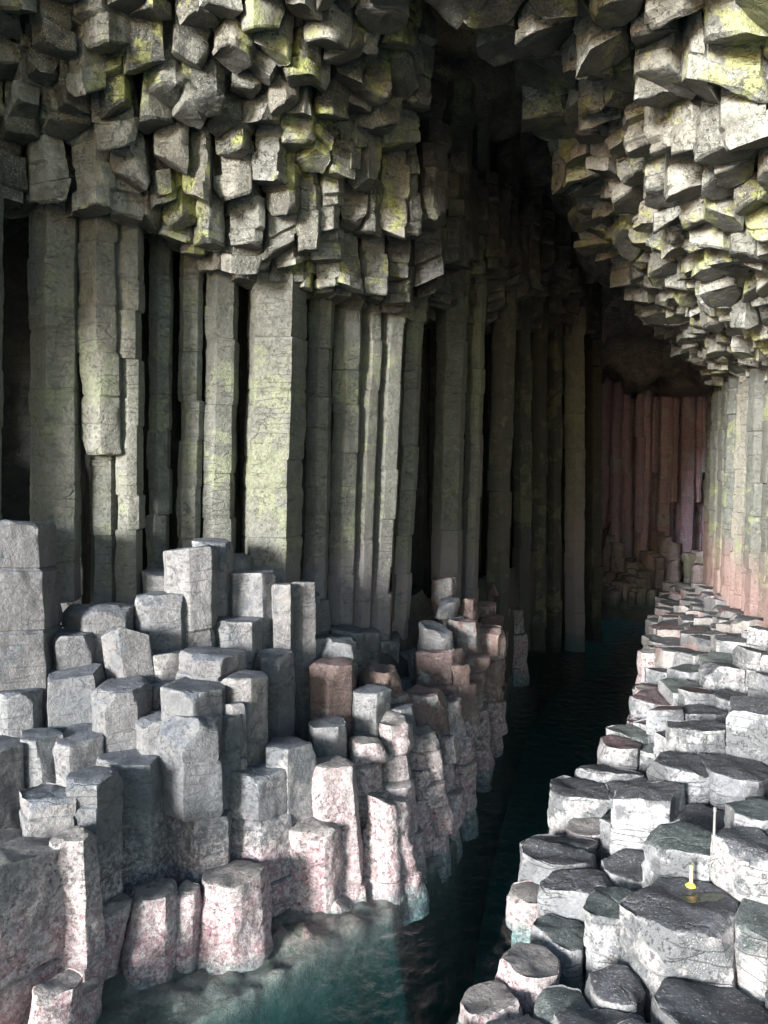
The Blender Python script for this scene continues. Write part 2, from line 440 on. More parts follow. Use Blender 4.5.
V = [(x, y, z) for z in (-5, 0) for x, y in ((-bx + 1, -bx + 1), (bx - 1, -bx + 1), (bx - 1, 59), (-bx + 1, 59))]
wo = link('water', V, [(0, 3, 2, 1), (4, 5, 6, 7), (0, 1, 5, 4), (1, 2, 6, 5), (2, 3, 7, 6), (3, 0, 4, 7)], [wm], smooth=0)
for p in wo.data.polygons: p.use_smooth = False
tag(wo, kind='structure')

# rock body under the left terrace and behind the left wall
def terr(u, v):
    p, n = along(WL, u); q, n2 = along(WALL, u)
    a = p * (1 - v) + q * v
    z = -.3 + 2.6 * v + .2 * fbm(np.array([[a[0] * 2, a[1] * 2, 0]]), 5, 3)[0]
    return (a[0], a[1], z)
sheet('rock_shelf', terr, np.linspace(0, 1, 120), np.linspace(-.0, 1.1, 24), M['dark'], flip=True)
def behind(line, off, z0, z1, name, mat, side=1, amp=.35):
    def f(u, v):
        p, n = along(line, u)
        q = p - side * n * off
        z = z0 + (z1 - z0) * v
        k = fbm(np.array([[q[0] * 1.8, q[1] * 1.8, z * .25]]), 11, 3)[0] * amp
        q = q + n * k
        return (q[0], q[1], z)
    return sheet(name, f, np.linspace(0, 1, 220), np.linspace(0, 1, 20), mat)
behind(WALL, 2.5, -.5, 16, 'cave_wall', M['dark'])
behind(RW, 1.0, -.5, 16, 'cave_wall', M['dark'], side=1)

# the high dark vault over the channel
MID = [((np.array(a[:2]) + np.array(b[:2])) / 2) for a, b in zip([at(p, 450, y) for p, y in ((430, 8), (470, 12), (520, 17), (580, 23), (640, 29), (665, 34.5))], [at(p, 450, y) for p, y in ((430, 8), (470, 12), (520, 17), (580, 23), (640, 29), (665, 34.5))])]
def vault(x, y):
    d = polydist(np.array([x, y]), MID)
    back = max(0, y - 24)
    z = 14.6 - .33 * max(0, y - 11.5) - (.12 + .012 * back) * d * d
    P = np.array([[x, y, 0.]])
    z += (.55 + .03 * max(0, y - 12)) * fbm(P * .55, 21, 3)[0]
    cell = .5
    z += .35 * (_h(np.array([int(x / cell + 200)]), np.array([int(y / cell + 200)]), np.array([0]), 5)[0] - .5)
    return (x, y, max(z, 7.6))
sheet('cave_roof', vault, np.arange(-12, 26, .25), np.arange(6.5, 38, .25), M['roof'])
# unseen rock mass added above, front edge set to limit skylight inside
Vv = [(x, y, z) for z in (15.6, 24) for x, y in ((-26, 5.2), (30, 5.2), (30, 42), (-26, 42))]
mo = link('headland', Vv, [(0, 3, 2, 1), (4, 5, 6, 7), (0, 1, 5, 4), (1, 2, 6, 5), (2, 3, 7, 6), (3, 0, 4, 7)], [M['dark']], smooth=0); tag(mo, kind='structure')
ends = lambda u, v: (-12 + 40 * u, 38 + .4 * math.sin(u * 30), -1 + 18 * v)
sheet('cave_end', ends, np.linspace(0, 1, 40), np.linspace(0, 1, 10), M['dark'])

# ================================================================== LEFT STANDING STUMPS
# (px left, px right, py of the top's middle, Y, style, name part, label)
ST = [
 (-30,51,524,10.0,'tall','tall grey pillar with flat top standing at the far left against the cave wall'),
 (72,141,605,10.5,'slab','low wide slab topped stump below the brightest wall column'),
 (50,99,631,10.15,'s','small squat square stump just right of the tall grey pillar'),
 (104,148,630,9.95,'tilt','tilted broken pale block leaning between the low stumps below the wall'),
 (141,188,594,10.55,'s','shaded square stump standing behind the tilted pale block'),
 (164,212,549,10.75,'s','highest pale square stump below the wall, lit on its front'),
 (196,230,541,11.2,'s','narrow dark stump tucked behind the highest square stump'),
 (232,273,571,11.3,'s','pinkish stump with rounded top close under the wall columns'),
 (216,259,619,10.9,'s','short pale stump standing in front of the pinkish rounded one'),
 (148,184,654,10.1,'s','small pale block showing between two larger stump tops'),
 (183,242,652,10.0,'slab','flat dark slab with chipped pale front edge'),
 (273,293,584,11.1,'s','slender pale pillar with crumbling edge under the wall'),
 (292,316,583,11.4,'s','rounded dark companion pillar right of the crumbling pale one'),
 (258,292,652,10.7,'s','small stump with teal grey top below the twin pillars'),
 (42,99,672,9.7,'s','blue grey stump in shadow below the small squat square one'),
 (95,147,684,9.45,'s','grey stump with broad flat sloping top beside the blue grey one'),
 (143,183,684,9.8,'s','stump with dark flat top wedged between two pale fronts'),
 (165,221,685,9.35,'s','broad stump with wide flat top and bright chipped front'),
 (222,262,676,9.7,'s','stump with sloping top and pale left face behind the capped pair'),
 (0,38,690,9.5,'s','dark flat topped stump below the tall pillar at left'),
 (-20,32,668,9.9,'s','small pale rimmed stump at the foot of the tall left pillar'),
 (55,106,735,9.1,'s','dark blue stump sunk in shadow between taller neighbours'),
 (-30,19,745,8.7,'s','pale corner stump cut by the left border of the photo'),
 (20,62,735,9.0,'low','low dark stump sunk behind the pale corner stump'),
 (137,180,716,9.3,'cap','left half of the tall split pillar with broken grey cap'),
 (168,224,714,9.15,'cap','tall pillar with cracked loose cap and long smooth pale front'),
 (212,244,712,9.4,'cap','right shoulder of the capped tall pillar, dark sided'),
 (95,165,752,9.1,'s','big blue topped stump with rough mottled right side'),
 (18,80,792,8.15,'slab','grey slab topped stump with bright chipped corner'),
 (66,118,775,8.3,'slab','rough topped stump between slab and big blue topped one'),
 (-60,56,848,7.55,'big','massive mottled stump filling the lower left corner'),
 (50,95,835,7.7,'big','stout mottled stump against the massive corner one'),
 (97,133,900,8.1,'lean','leaning pale stump with knobbed head at the waterline'),
 (30,75,985,7.0,'crust','pink footed crusted stump at the very bottom left corner'),
 (66,100,985,7.5,'crust','low pink crusted foot stone below the leaning stump'),
 (131,178,892,8.3,'crust','crusted pink footed stump at the water, left of a slimmer one'),
 (174,203,888,8.45,'crust','slim pale crusted stump squeezed between two wider ones'),
 (202,266,874,8.7,'crust','broad bright white fronted stump sloping at the waterline'),
 (236,287,768,9.4,'tall','tall smooth pale stump with rough pink speckled right side'),
 (262,313,742,9.7,'s','dark fronted stump with pale cracked rim on its top'),
 (308,358,763,9.75,'tallc','tall speckled stump with pale left face above a pink one'),
 (288,338,822,9.5,'pink','rounded pink stump with dark right side at the waterline'),
 (300,353,890,9.55,'flat','low bright boulder lying in front of the pink stump'),
 (354,420,800,9.95,'point','large pale pointed lump covered with barnacles'),
 (348,384,742,10.3,'crust','dark knobbly stump standing behind the pointed lump'),
 (378,412,722,10.6,'crust','knobbly brown stump with rounded head above the lump'),
 (406,436,730,11.1,'crust','smooth pale upright stump near the channel, left of a speckled one'),
 (434,456,735,11.5,'crust','black and white speckled stump overhanging the channel'),
 (404,434,768,10.9,'crust','lower pale step stump below the smooth upright one'),
 (424,447,800,10.9,'crust','small pink tinged stump at the channel edge right of the lump'),
 (222,248,704,9.4,'low','teal shaded low stump right of the capped pair'),
 (312,353,662,11.0,'red','reddish stump under a small pale block'),
 (326,357,640,11.6,'s','small pale block set on the reddish stump row'),
 (312,346,722,10.3,'s','blue tinted dark stump below the reddish one'),
 (352,388,690,10.9,'s','grey stump with two level ledges beside the red block'),
 (364,402,668,11.6,'red','dark red block behind the grey ledged stump'),
 (382,414,706,11.1,'s','brown topped stump behind the knobbly one'),
 (398,446,692,11.9,'redc','broad brown rounded stump with pinkish left end'),
 (432,466,700,12.2,'crust','pale rimmed dark stump at the channel below the brown one'),
 (438,458,578,15.2,'red','small pink block at the foot of the far wall columns'),
 (439,463,600,14.6,'s','grey flat faced block below the small pink one'),
 (461,478,600,14.8,'red','brown square block right of the grey flat faced one'),
 (417,450,626,13.6,'s','pale brown topped stump left of the far cluster'),
 (448,479,620,14.2,'red','stump with cracked reddish face in the far cluster'),
 (476,503,626,14.6,'red','orange sided rounded stump in the far cluster'),
 (476,499,603,16.4,'red','orange rounded stump behind the larger orange sided one'),
 (486,503,582,18.4,'red','small pale pink and yellow topped block far along the ledge'),
 (493,508,567,19.5,'s','highest small brown block far along the ledge'),
 (504,524,608,20.0,'s','rounded brown boulder nearest the dark channel'),
 (412,462,650,13.1,'redc','wide cracked brown stump mass below the pale brown one'),
 (440,468,665,12.9,'redc','purple grey stump with flat face beside the wide cracked mass'),
 (463,490,655,13.7,'redc','rough cylindrical brown stump standing over the channel'),
]
prot = []
for (pl, pr, py, Y, st, lab) in ST:
    c3 = at((pl + pr) / 2, py, Y); w = (pr - pl) / F * Y * 1.12
    r = w / 2 * 1.09
    el = rng.uniform(.85, 1.1)
    poly = ngon(r, el=el)
    near = Y < 12.5
    kw = dict(joints=(.9, 2.4), res=.036 if near else .06, amp=.012, rnd=.01, chips=int(rng.integers(2, 7)), slope=(rng.normal(0, .06), rng.normal(-.04, .06)))
    z0 = -.4; mats = [M['stump'], M['stump']]; nm = 'basalt_stump'
    if Y > 10.4 or st == 's': z0 = max(-.4, c3[2] - 2.4)
    if st == 'tilt': kw.update(slope=(-.25, -.35), lean=(.1, .0), chips=6)
    if st == 'slab': kw.update(joints=(.25, .5), chips=4, amp=.018)
    if st in ('cap',): kw.update(joints=(.62, .64), jamp=.03, js=[.47, 1.15], chips=5, amp=.016)
    if st in ('tall', 'tallc', 'big'): kw.update(flare=.12, amp=.02, chips=4)
    if st in ('tallc', 'big'): kw.update(lump=.02)
    if st == 'tall' and Y < 10.1: kw.update(js=[.55, 1.3])
    if st == 'big': mats = [M['crust'], M['crust']]
    if st == 'tallc': mats = [M['crust'], M['crust']]; kw.update(flare=.4, taper=.12)
    if st == 'lean': mats = [M['crust'], M['crust']]; kw.update(lean=(-.27, -.1), flare=.35, lump=.03, rnd=.07)
    if st == 'crust': mats = [M['crust'], M['crust']]; kw.update(flare=.3, lump=.03, rnd=.07, amp=.02, lean=(-.04, -.12))
    if st == 'crust' and Y > 9.9: kw.update(lump=.055, rnd=.1, chips=8, amp=.03, jamp=.05, joints=(.3, .7), lean=(.05, -.1))
    if st == 'pink': mats = [M['crust'], M['crust']]; kw.update(flare=.15, lump=.03, rnd=.1, amp=.02)
    if st == 'flat': mats = [M['crust'], M['crust']]; kw.update(flare=.1, lump=.03, rnd=.1)
    if st == 'point': mats = [M['crust'], M['crust']]; kw.update(flare=.2, taper=.4, lump=.07, rnd=.1, chips=6, amp=.03)
    if st.startswith('red'): mats = [M['stump_red'], M['stump_red']]
    if st == 'redc': kw.update(rnd=.08, flare=.2)
    if Y > 11.5: kw.update(rnd=.06, lump=.045, chips=7, amp=.03, joints=(.35, .9), jamp=.05, flare=.15)
    mesh = column(poly, c3[:2], z0, c3[2], **kw)
    add(nm, 'terrace', mesh, mats, 'rock column', 'broken basalt stumps on the left ledge', lab)
    prot.append((c3[0], c3[1], r))
# filler stumps, lower than their neighbours
terr_pts = [at((a + b) / 2, p, Y) for a, b, p, Y, s, l in ST]
tf = tps([(p[0], p[1], p[2]) for p in terr_pts])
tpoly = [p[:2] for p in WL] + [p[:2] for p in WALL[::-1]]
hg = hexgrid(-7, 9, 5.5, 30, .56)
fill = [p for p in hg if inside(p, tpoly) and all((p[0] - a) ** 2 + (p[1] - b) ** 2 > (r + .12) ** 2 for a, b, r in prot)]
cells = voronoi(fill, lim=.34)
for p, ce in zip(fill, cells):
    if ce is None: continue
    dsh = polydist(p, WL)
    z = float(tf(p)[0]) - rng.uniform(.45, .95)
    if p[1] > 20: continue
    if p[1] > 17.5: z = .3 + .5 * rng.random() + .2 * dsh
    z = min(max(z, .15), .25 + 1.4 * dsh, 4.0)
    z = max(z, .15)
    if p[1] < 10 and proj([p[0], p[1], z])[0] < -30: z = min(z, 1.2)
    mesh = column(ce - p, p, -.4, z, res=.06, rnd=.04, chips=3, slope=(rng.normal(0, .08), rng.normal(0, .08)), amp=.015, lump=.02 if z < 1.5 else 0, flare=.08)
    low = z < 1.2
    add('basalt_stump', 'terrace', mesh, [M['crust'] if low else M['stump'], M['crust'] if low else M['stump']], 'rock column', 'broken basalt stumps on the left ledge')

# ================================================================== TALL WALL COLUMNS
# (px left, px right at mid height, py top, py bottom, Y, lean px, label)
TW = [
 (-70,-36,200,640,10.2,0,'olive column beyond the left border'),
 (-34,4,205,560,10.1,0,'knobbly column sliver at the extreme left edge of the wall'),
 (34,80,200,600,11.0,0,'wide shaded olive column, leftmost full one of the wall'),
 (78,121,205,452,11.1,0,'wide column broken off in mid air above a brighter stub'),
 (92,122,450,640,11.3,0,'bright lower column directly under the broken off one'),
 (117,143,210,640,11.15,0,'narrow bright column beside the broken off one'),
 (150,171,225,640,11.9,1,'thin shaded column right of a black gap'),
 (181,203,240,600,12.0,2,'slim olive yellow column between two black gaps'),
 (206,238,255,620,12.1,2,'column with bright white right ridge'),
 (246,304,285,640,12.3,5,'broadest faceted column with pale front and dark right side'),
 (306,331,290,640,12.9,4,'column with serrated notched right edge'),
 (330,358,305,680,13.3,6,'column with narrow bright chipped ridge at its right'),
 (354,378,305,680,13.5,7,'dark brown column between two bright ridges'),
 (374,398,305,680,13.7,10,'tall leaning column with bright left ridge'),
 (397,417,315,690,14.4,10,'very dark thin leaning column before the wide black gap'),
 (438,468,318,650,16.4,5,'grey olive column right of the wide black gap'),
 (467,484,320,650,17.2,4,'thin column with greenish foot beside the grey olive one'),
 (490,515,322,650,18.4,4,'ragged dark column with broken upper half'),
 (512,530,335,650,20.5,1,'black column in the deep shade of the bend'),
 (527,545,335,650,22.0,1,'dim column nearest left of the far pair'),
 (544,560,335,650,23.0,1,'dim thin column in the far pair'),
 (562,583,340,650,24.0,0,'far olive lit column beside the dark channel'),
 (582,600,300,640,26.5,0,'last dim column before the purple back wall'),
]
for (pl, pr, pt, pb, Y, lean, lab) in TW:
    pm = (pl + pr) / 2
    top = at(pm + lean, pt, Y); bot = at(pm - lean, pb, Y)
    w = (pr - pl) / F * Y; r = w / 2 * 1.08
    H_ = top[2] - bot[2]
    ln = ((bot[0] - top[0]) / H_, 0)
    rot = None
    if 'broadest' in lab: rot = R(-90 + 28)
    poly = ngon(r, n=6, rot=R(-90 + rng.choice([-30, 0, 12, 22, 28]) + 30) if rot is None else rot)
    mesh = column(poly, top[:2], bot[2], top[2] + (.6 if Y < 15 else 4.5), res=.055 if Y < 15 else .085, amp=.014, rnd=.008, joints=(.35, 1.1), jamp=.013, chips=0, lean=ln, vres=1.3)
    if pb == 452:   # hangs: broken foot
        mesh = column(poly, top[:2], bot[2], top[2] + .6, res=.055, amp=.022, rnd=.012, joints=(.35, 1.1), jamp=.013, chips=2, cap=-1)
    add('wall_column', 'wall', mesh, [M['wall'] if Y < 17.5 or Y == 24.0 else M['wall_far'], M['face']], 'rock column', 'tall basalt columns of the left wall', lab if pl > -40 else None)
# second rank set back; its dark material carries the shade of the gaps
n2 = 46
for k in range(n2):
    p, n = along(WALL, .1 + .88 * (k + .5) / n2)
    q = p - n * rng.uniform(1.6, 2.2)
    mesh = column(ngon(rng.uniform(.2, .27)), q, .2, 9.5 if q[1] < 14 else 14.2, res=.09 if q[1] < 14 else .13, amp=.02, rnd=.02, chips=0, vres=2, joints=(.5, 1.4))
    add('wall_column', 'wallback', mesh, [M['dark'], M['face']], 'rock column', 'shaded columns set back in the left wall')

# ================================================================== CEILINGS OF HANGING COLUMNS
LC = [(0,0,9.0),(200,0,9.1),(400,0,9.4),(0,120,10),(200,130,10.2),(-60,228,10.1),(0,228,10.3),(60,230,10.5),(140,243,10.8),(200,266,11.2),(300,308,11.9),(400,338,13.3),(430,120,12.5),(490,200,16),(480,335,17.5),(540,290,20.5),(560,340,23.5),(300,150,10.7),(-200,0,8.6),(-200,200,9.6)]
RC = [(740,0,8.8),(740,150,9.7),(740,250,11.5),(740,320,14.5),(650,310,20),(600,200,15),(550,100,12.5),(520,30,10),(720,375,24),(660,200,12.5),(640,100,11),(610,250,17.5),(450,0,9.5),(900,100,8),(860,250,11)]
lsurf = tps([tuple(at(*p)) for p in LC]); rsurf = tps([tuple(at(*p)) for p in RC])
lpoly = [at(*p)[:2] for p in ((-200,-40,8.0),(386,-60,8.0),(390,40,9.9),(408,120,12.3),(462,195,15.5),(518,262,18.5),(570,300,22.5),(592,330,27))] + [(p[:2] - np.array([.7, -.5]) * .6) for p in WALL[1:-2][::-1]]
rpoly = [at(*p)[:2] for p in ((446,-60,8.4),(450,0,9.5),(472,48,10.2),(510,62,10.6),(552,130,13),(602,240,17),(652,312,20.5),(692,352,23),(722,382,25.5))] + [p[:2] + np.array([.5, 0]) for p in RW[1:]] + [at(1100, 0, 5.5)[:2], at(446, -60, 5.5)[:2]]
def hang(poly, surf, group, zone, s, x0, x1, y0, y1, mats_fn, catg):
    pts = [p for p in hexgrid(x0, x1, y0, y1, s, .28, .54) if inside(p, poly)]
    cells = voronoi(pts, lim=s * .8, gap=.002)
    for p, ce in zip(pts, cells):
        if ce is None: continue
        z = float(surf(p)[0]) + (.2 if 'left' in zone else .0) + .5 * (rng.choice([-.25, -.1, 0, 0, .15, .3]) + rng.normal(0, .07))
        if zone == 'ceil_left':
            q = p * (1 - .28 / np.linalg.norm(p)); ex = proj([q[0], q[1], z])[0]
            ey = np.interp(ex, [-100, 130, 170, 210, 300, 400, 480, 600], [208, 214, 238, 268, 292, 316, 328, 342]) - abs(rng.normal(0, 9))
            z = max(z, at(ex, ey, q[1])[2])
        d = np.linalg.norm(p)
        res = .045 if d < 13 else .08 if d < 18 else .11
        top = z + (2.2 if d < 14 else 1.8)
        mesh = column(ce - p, p, z, top, res=res, rnd=.006, amp=.022, chips=int(rng.integers(3, 8)), cap=-1, joints=(.12, .5), jamp=.035, crim=.66,
                      slope=(rng.normal(0, .26), rng.normal(.0, .26)), lump=.0, vres=1.5, cel=(-.15, .75))
        add('hanging_column', zone, mesh, mats_fn(p), 'rock column', group)
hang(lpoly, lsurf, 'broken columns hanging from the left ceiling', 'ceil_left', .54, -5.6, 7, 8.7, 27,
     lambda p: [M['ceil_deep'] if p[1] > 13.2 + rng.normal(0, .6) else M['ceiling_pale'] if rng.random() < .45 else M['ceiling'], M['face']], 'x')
hang(rpoly, rsurf, 'broken columns hanging from the right ceiling', 'ceil_right', .74, .3, 12, 8.6, 26,
     lambda p: [M['ceiling_pale'] if rng.random() < .9 else M['ceiling'], M['face']], 'x')

# ================================================================== RIGHT WALL
k = 0
for row in range(2):
    for u in np.linspace(0.02, .99, 26):
        p, n = along(RW, u)
        q = p - n * (row * .5 - .1) + rng.normal(0, .05, 2)
        z1 = float(rsurf(q)[0]) + .6 if q[1] < 26 else 9.5
        mesh = column(ngon(rng.uniform(.26, .32)), q, .3, z1, res=.07, amp=.02, rnd=.015, chips=0, joints=(.3, .9), jamp=.02, vres=1.6)
        add('wall_column', 'rightwall', mesh, [M['right_wall'], M['face']], 'rock column', 'columns of the right wall')

# ================================================================== BACK WALL
for row in range(2):
    for i in range(17):
        x = 7.6 + i * .42 + rng.normal(0, .05) + row * .2
        y = 33 + row * .6 - (row == 0) * rng.uniform(0, .7)
        z0 = 0 if row else rng.choice([0, 0, 2.2, 3.4, 1.6, 4.6]);
        cap = -1 if z0 > 0 else 1
        mesh = column(ngon(rng.uniform(.2, .33)), np.array([x + rng.normal(0, .06), y]), z0, 13, res=.10, amp=.02, rnd=.02, chips=0 if z0 == 0 else 2, joints=(.6, 1.6), cap=cap)
        add('wall_column', 'backwall', mesh, [M['back'], M['back']], 'rock column', 'purple columns of the back wall')
for i in range(60):
    y = rng.uniform(29.8, 32.6); x = at(0, 450, 1)[0] * 0 + rng.uniform(.28 * y - .6, .44 * y)
    t = (y - 29.8) / 2.8
    z = .2 + 2.0 * t * rng.uniform(.5, 1.2)
    mesh = column(ngon(rng.uniform(.22, .36)), np.array([x, y]), -.3, z, res=.09, amp=.02, rnd=.06, lump=.04, chips=4)
    add('beach_boulder', 'rubble', mesh, [M['rubble'], M['rubble']], 'boulder', 'boulders heaped below the back wall')
sheet('beach', lambda x, y: (x, y, -.5 + .42 * (y - 29.0) * .6 + .1 * vnoise(np.array([[x * 2, y * 2, 0]]))[0]), np.linspace(5.5, 18, 60), np.linspace(28.6, 38, 40), M['rubble'])

# ================================================================== RIGHT CAUSEWAY
CW = [  # px l, px r, py top middle, Y, top material, label
 (464,512,1000,7.4,'c','low barnacled stump at the bottom edge beside the water'),
 (506,552,962,7.8,'c','crusted white step next to the low barnacled stump'),
 (515,546,893,9.15,'c','slim white stump with spotted top standing in the channel edge'),
 (546,604,882,8.9,'k','bright white fronted column with thin dark top'),
 (540,592,930,8.4,'g','lower step with red rim and green top below the bright column'),
 (584,642,903,8.2,'g','grey green topped column with tall white front'),
 (545,590,1005,7.2,'g','green grey step at the bottom edge of the causeway'),
 (588,636,985,7.25,'k','dark slanting step below the tall white front'),
 (634,736,906,7.6,'k','largest dark topped column, holding the puddle and iron fixings'),
 (736,800,925,7.3,'g','mossy dark column cut by the right border beside the puddle'),
 (655,770,1015,6.6,'k','black topped column at the bottom right corner'),
 (612,672,862,9.2,'k','dark topped column with pale face above the grey green one'),
 (672,760,830,9.2,'k','broad column with large pale front face above the puddle'),
 (742,830,820,9.0,'k','column cut by the right border above the puddle'),
 (558,612,788,11.1,'k','outermost broad dark topped column rising over the channel'),
 (606,662,790,11.0,'k','dark topped column joined to the outermost broad one'),
 (570,606,826,10.5,'c','rounded pale boulder like stump below the outermost column'),
 (604,650,818,10.2,'g','pale stump with green shaded top above the dark topped one'),
 (655,706,762,10.4,'k','column with tall bright left face and rough dark top'),
 (702,768,765,10.3,'k','broad dark column holding a small pale star shaped scar'),
 (605,642,742,12.4,'r','small reddish topped stump with pinkish cream face'),
 (642,664,748,12.2,'g','small rounded grey stump beside the reddish topped one'),
 (664,720,735,11.8,'k','dark rough topped column in the middle of the causeway'),
 (716,775,732,11.6,'g','dark greenish column by the right border, middle row'),
 (676,716,690,13.2,'r','column with maroon top edge and pale blue face'),
 (712,790,700,13.0,'k','wide brown black topped column behind the middle row'),
 (650,680,714,13.4,'c','pale speckled stump below the maroon edged column'),
 (632,654,722,13.5,'c','cream stump with peach tint at the causeway edge'),
 (640,672,690,14.8,'c','grey white speckled stump at the causeway edge'),
 (642,662,652,17.0,'c','orange tinted small stump highest on the causeway edge'),
 (668,706,668,14.9,'g','column with green lens shaped top near the edge'),
 (702,770,664,14.8,'g','wide greenish grey column behind the maroon edged one'),
 (662,694,650,16.4,'k','column with thin dark lens shaped top beyond the green one'),
]
pts = []; W = []; Z = []; mt = []; lb = []; lims = []
for (pl, pr, py, Y, tm, lab) in CW:
    c3 = at((pl + pr) / 2, py, Y); w = (pr - pl) / F * Y
    pts.append(c3[:2]); W.append(w * .5); Z.append(c3[2]); mt.append(tm); lb.append(lab); lims.append(w * .72)
cf = tps([tuple(at(*p)) for p in ((700,900,7.4),(610,785,11),(710,760,9.9),(720,690,12.6),(720,655,14.8),(730,625,18),(730,605,22),(690,590,27),(850,700,10),(900,900,7),(560,900,8.8),(505,1000,7.8),(645,660,16.5),(680,1040,6.3),(700,580,32))])
cpoly = [p[:2] + np.array([.45 * min(1, max(0, (p[1] - 11) / 2.5)), 0]) for p in WR] + [np.array([11.3, 31])] + [p[:2] + np.array([.3, 0]) for p in RW[1:]] + [np.array([6.5, 3.5]), np.array([1.2, 3.5])]
nh = len(pts)
for p in hexgrid(.5, 13, 3.5, 31, .64, .3):
    if not inside(p, cpoly): continue
    if any(np.linalg.norm(p - pts[i]) < W[i] + .2 for i in range(nh)): continue
    pts.append(p); W.append(.33); lims.append(.5)
    z = float(cf(p)[0]) + rng.choice([-.12, 0, 0, .1]) + rng.normal(0, .04)
    dsh = polydist(p, WR)
    if dsh < .9: z = min(z, .35 + 1.2 * dsh)
    Z.append(max(z, .25)); mt.append(rng.choice(['k', 'k', 'k', 'g', 'r'] if p[1] > 12 else ['k', 'k', 'k', 'g'])); lb.append(None)
cells = voronoi(pts, W, lim=lims, gap=.004)
for i, (p, ce) in enumerate(zip(pts, cells)):
    if ce is None: continue
    p = np.array(p); d = p[1]
    cm = M['crust'] if mt[i] == 'c' else M[('cause_' if d < 16 else 'causef_') + str(mt[i])]
    edge = Z[i] < 1.15 or mt[i] == 'c'
    mesh = column(ce - p, p, -.5, Z[i], res=.04 if d < 12.5 else .065 if d < 18 else .1, rnd=.01 if not edge else .03, amp=.02, jamp=.014, joints=(.3, .8),
                  chips=int(rng.integers(1, 5)), slope=(rng.normal(-.02, .07), rng.normal(-.04, .07)), lump=.01 if not edge else .03, flare=.08 if edge else 0)
    add('causeway_column', 'causeway', mesh, [cm, cm], 'rock column', 'stepped columns of the right causeway', lb[i])

# ================================================================== IRON FIXINGS ON THE CAUSEWAY
dg = bpy.context.evaluated_depsgraph_get()
def ground_hit(px, py):
    d = FW * F + np.array([1., 0, 0]) * (px - 384) - UP * (py - 512); d /= np.linalg.norm(d)
    ok, loc, n, i, o, m = S.ray_cast(bpy.context.evaluated_depsgraph_get(), Vector(CAM), Vector(d))
    return np.array(loc)
bpy.context.view_layer.update()
def lathe(prof, c, n=20):
    V = []; F_ = []
    for r, z in prof:
        for i in range(n): V.append((c[0] + r * math.cos(2 * math.pi * i / n), c[1] + r * math.sin(2 * math.pi * i / n), c[2] + z))
    for k in range(len(prof) - 1):
        for i in range(n):
            j = (i + 1) % n; F_.append((k * n + i, k * n + j, (k + 1) * n + j, (k + 1) * n + i))
    F_.append(tuple(range(n))[::-1]); F_.append(tuple((len(prof) - 1) * n + i for i in range(n)))
    return V, F_
def part(name, V, F_, mat, parent=None):
    o = link(name, V, F_, [mat])
    if parent: o.parent = parent; o.matrix_parent_inverse = Matrix.Translation(-parent.location)
    return o
def empty(name, loc, label, cat):
    e = bpy.data.objects.new(name, None); e.location = loc; C.objects.link(e); return tag(e, label, cat)
iron = plain('galvanised_iron', (.22, .225, .22), .6, .2); yel = plain('yellow_paint', (.75, .55, .08), .5); org = plain('orange_sleeve', (.8, .45, .25), .5)
p = ground_hit(713, 868); e = empty('iron_stake', p, 'thin grey iron stake with ring foot standing beside the puddle', 'stake')
V, F_ = lathe([(.016, -.03), (.015, .2), (.013, .6), (.017, .605), (.017, .64), (.006, .65)], p); part('shaft', V, F_, iron, e)
V, F_ = lathe([(.045, -.02), (.05, .012), (.03, .03), (.022, .05)], p); part('collar', V, F_, iron, e)
V = []; F_ = []
for i in range(24):
    a = 2 * math.pi * i / 24
    for j in range(8):
        b = 2 * math.pi * j / 8; r = .05 + .011 * math.cos(b)
        V.append((p[0] + r * math.cos(a) * .8, p[1] - .02, p[2] + .06 + r * math.sin(a)) if False else (p[0] + r * math.cos(a) * .8, p[1] - .03 + .011 * math.sin(b), p[2] + .05 + r * math.sin(a)))
for i in range(24):
    for j in range(8): F_.append((i * 8 + j, ((i + 1) % 24) * 8 + j, ((i + 1) % 24) * 8 + (j + 1) % 8, i * 8 + (j + 1) % 8))
part('ring', V, F_, iron, e)
p = ground_hit(691, 886); e = empty('anchor_bolt', p, 'short orange bolt with yellow painted foot at the puddle rim', 'bolt')
V, F_ = lathe([(.022, -.02), (.019, .05), (.016, .19), (.02, .195), (.02, .22), (.008, .225)], p); part('shaft', V, F_, org, e)
V, F_ = lathe([(.06, -.03), (.055, .01), (.04, .022), (.024, .035)], p, 7); part('foot', V, F_, yel, e)

# puddle on the biggest top
p = ground_hit(702, 899)
V = []; n = 36
for i in range(n):
    a = 2 * math.pi * i / n; rr = 1 + .22 * math.sin(a * 2 + 1) + .12 * math.sin(a * 5)
    V.append((p[0] + .19 * rr * math.cos(a), p[1] + .10 * rr * math.sin(a), 0))
V = np.array(V)
zs = []
for v in V:
    ok, loc, nn_, i, o, m = S.ray_cast(bpy.context.evaluated_depsgraph_get(), Vector((v[0], v[1], p[2] + .6)), Vector((0, 0, -1)))
    zs.append(loc[2] if ok else p[2])
V[:, 2] = np.clip(np.array(zs), p[2] - .03, p[2] + .03) + .008
V = np.vstack([V, [p[0], p[1], V[:, 2].mean()]])
pm = bpy.data.materials.new('puddle_water'); pm.use_nodes = True; b = pm.node_tree.nodes['Principled BSDF']
b.inputs['Base Color'].default_value = (.03, .035, .02, 1); b.inputs['Roughness'].default_value = .04
nz = N(pm.node_tree, 'ShaderNodeTexNoise'); nz.inputs['Scale'].default_value = 14; bm_ = N(pm.node_tree, 'ShaderNodeBump'); bm_.inputs['Strength'].default_value = .25; bm_.inputs['Distance'].default_value = .03
pm.node_tree.links.new(nz.outputs[0], bm_.inputs['Height']); pm.node_tree.links.new(bm_.outputs[0], b.inputs['Normal'])
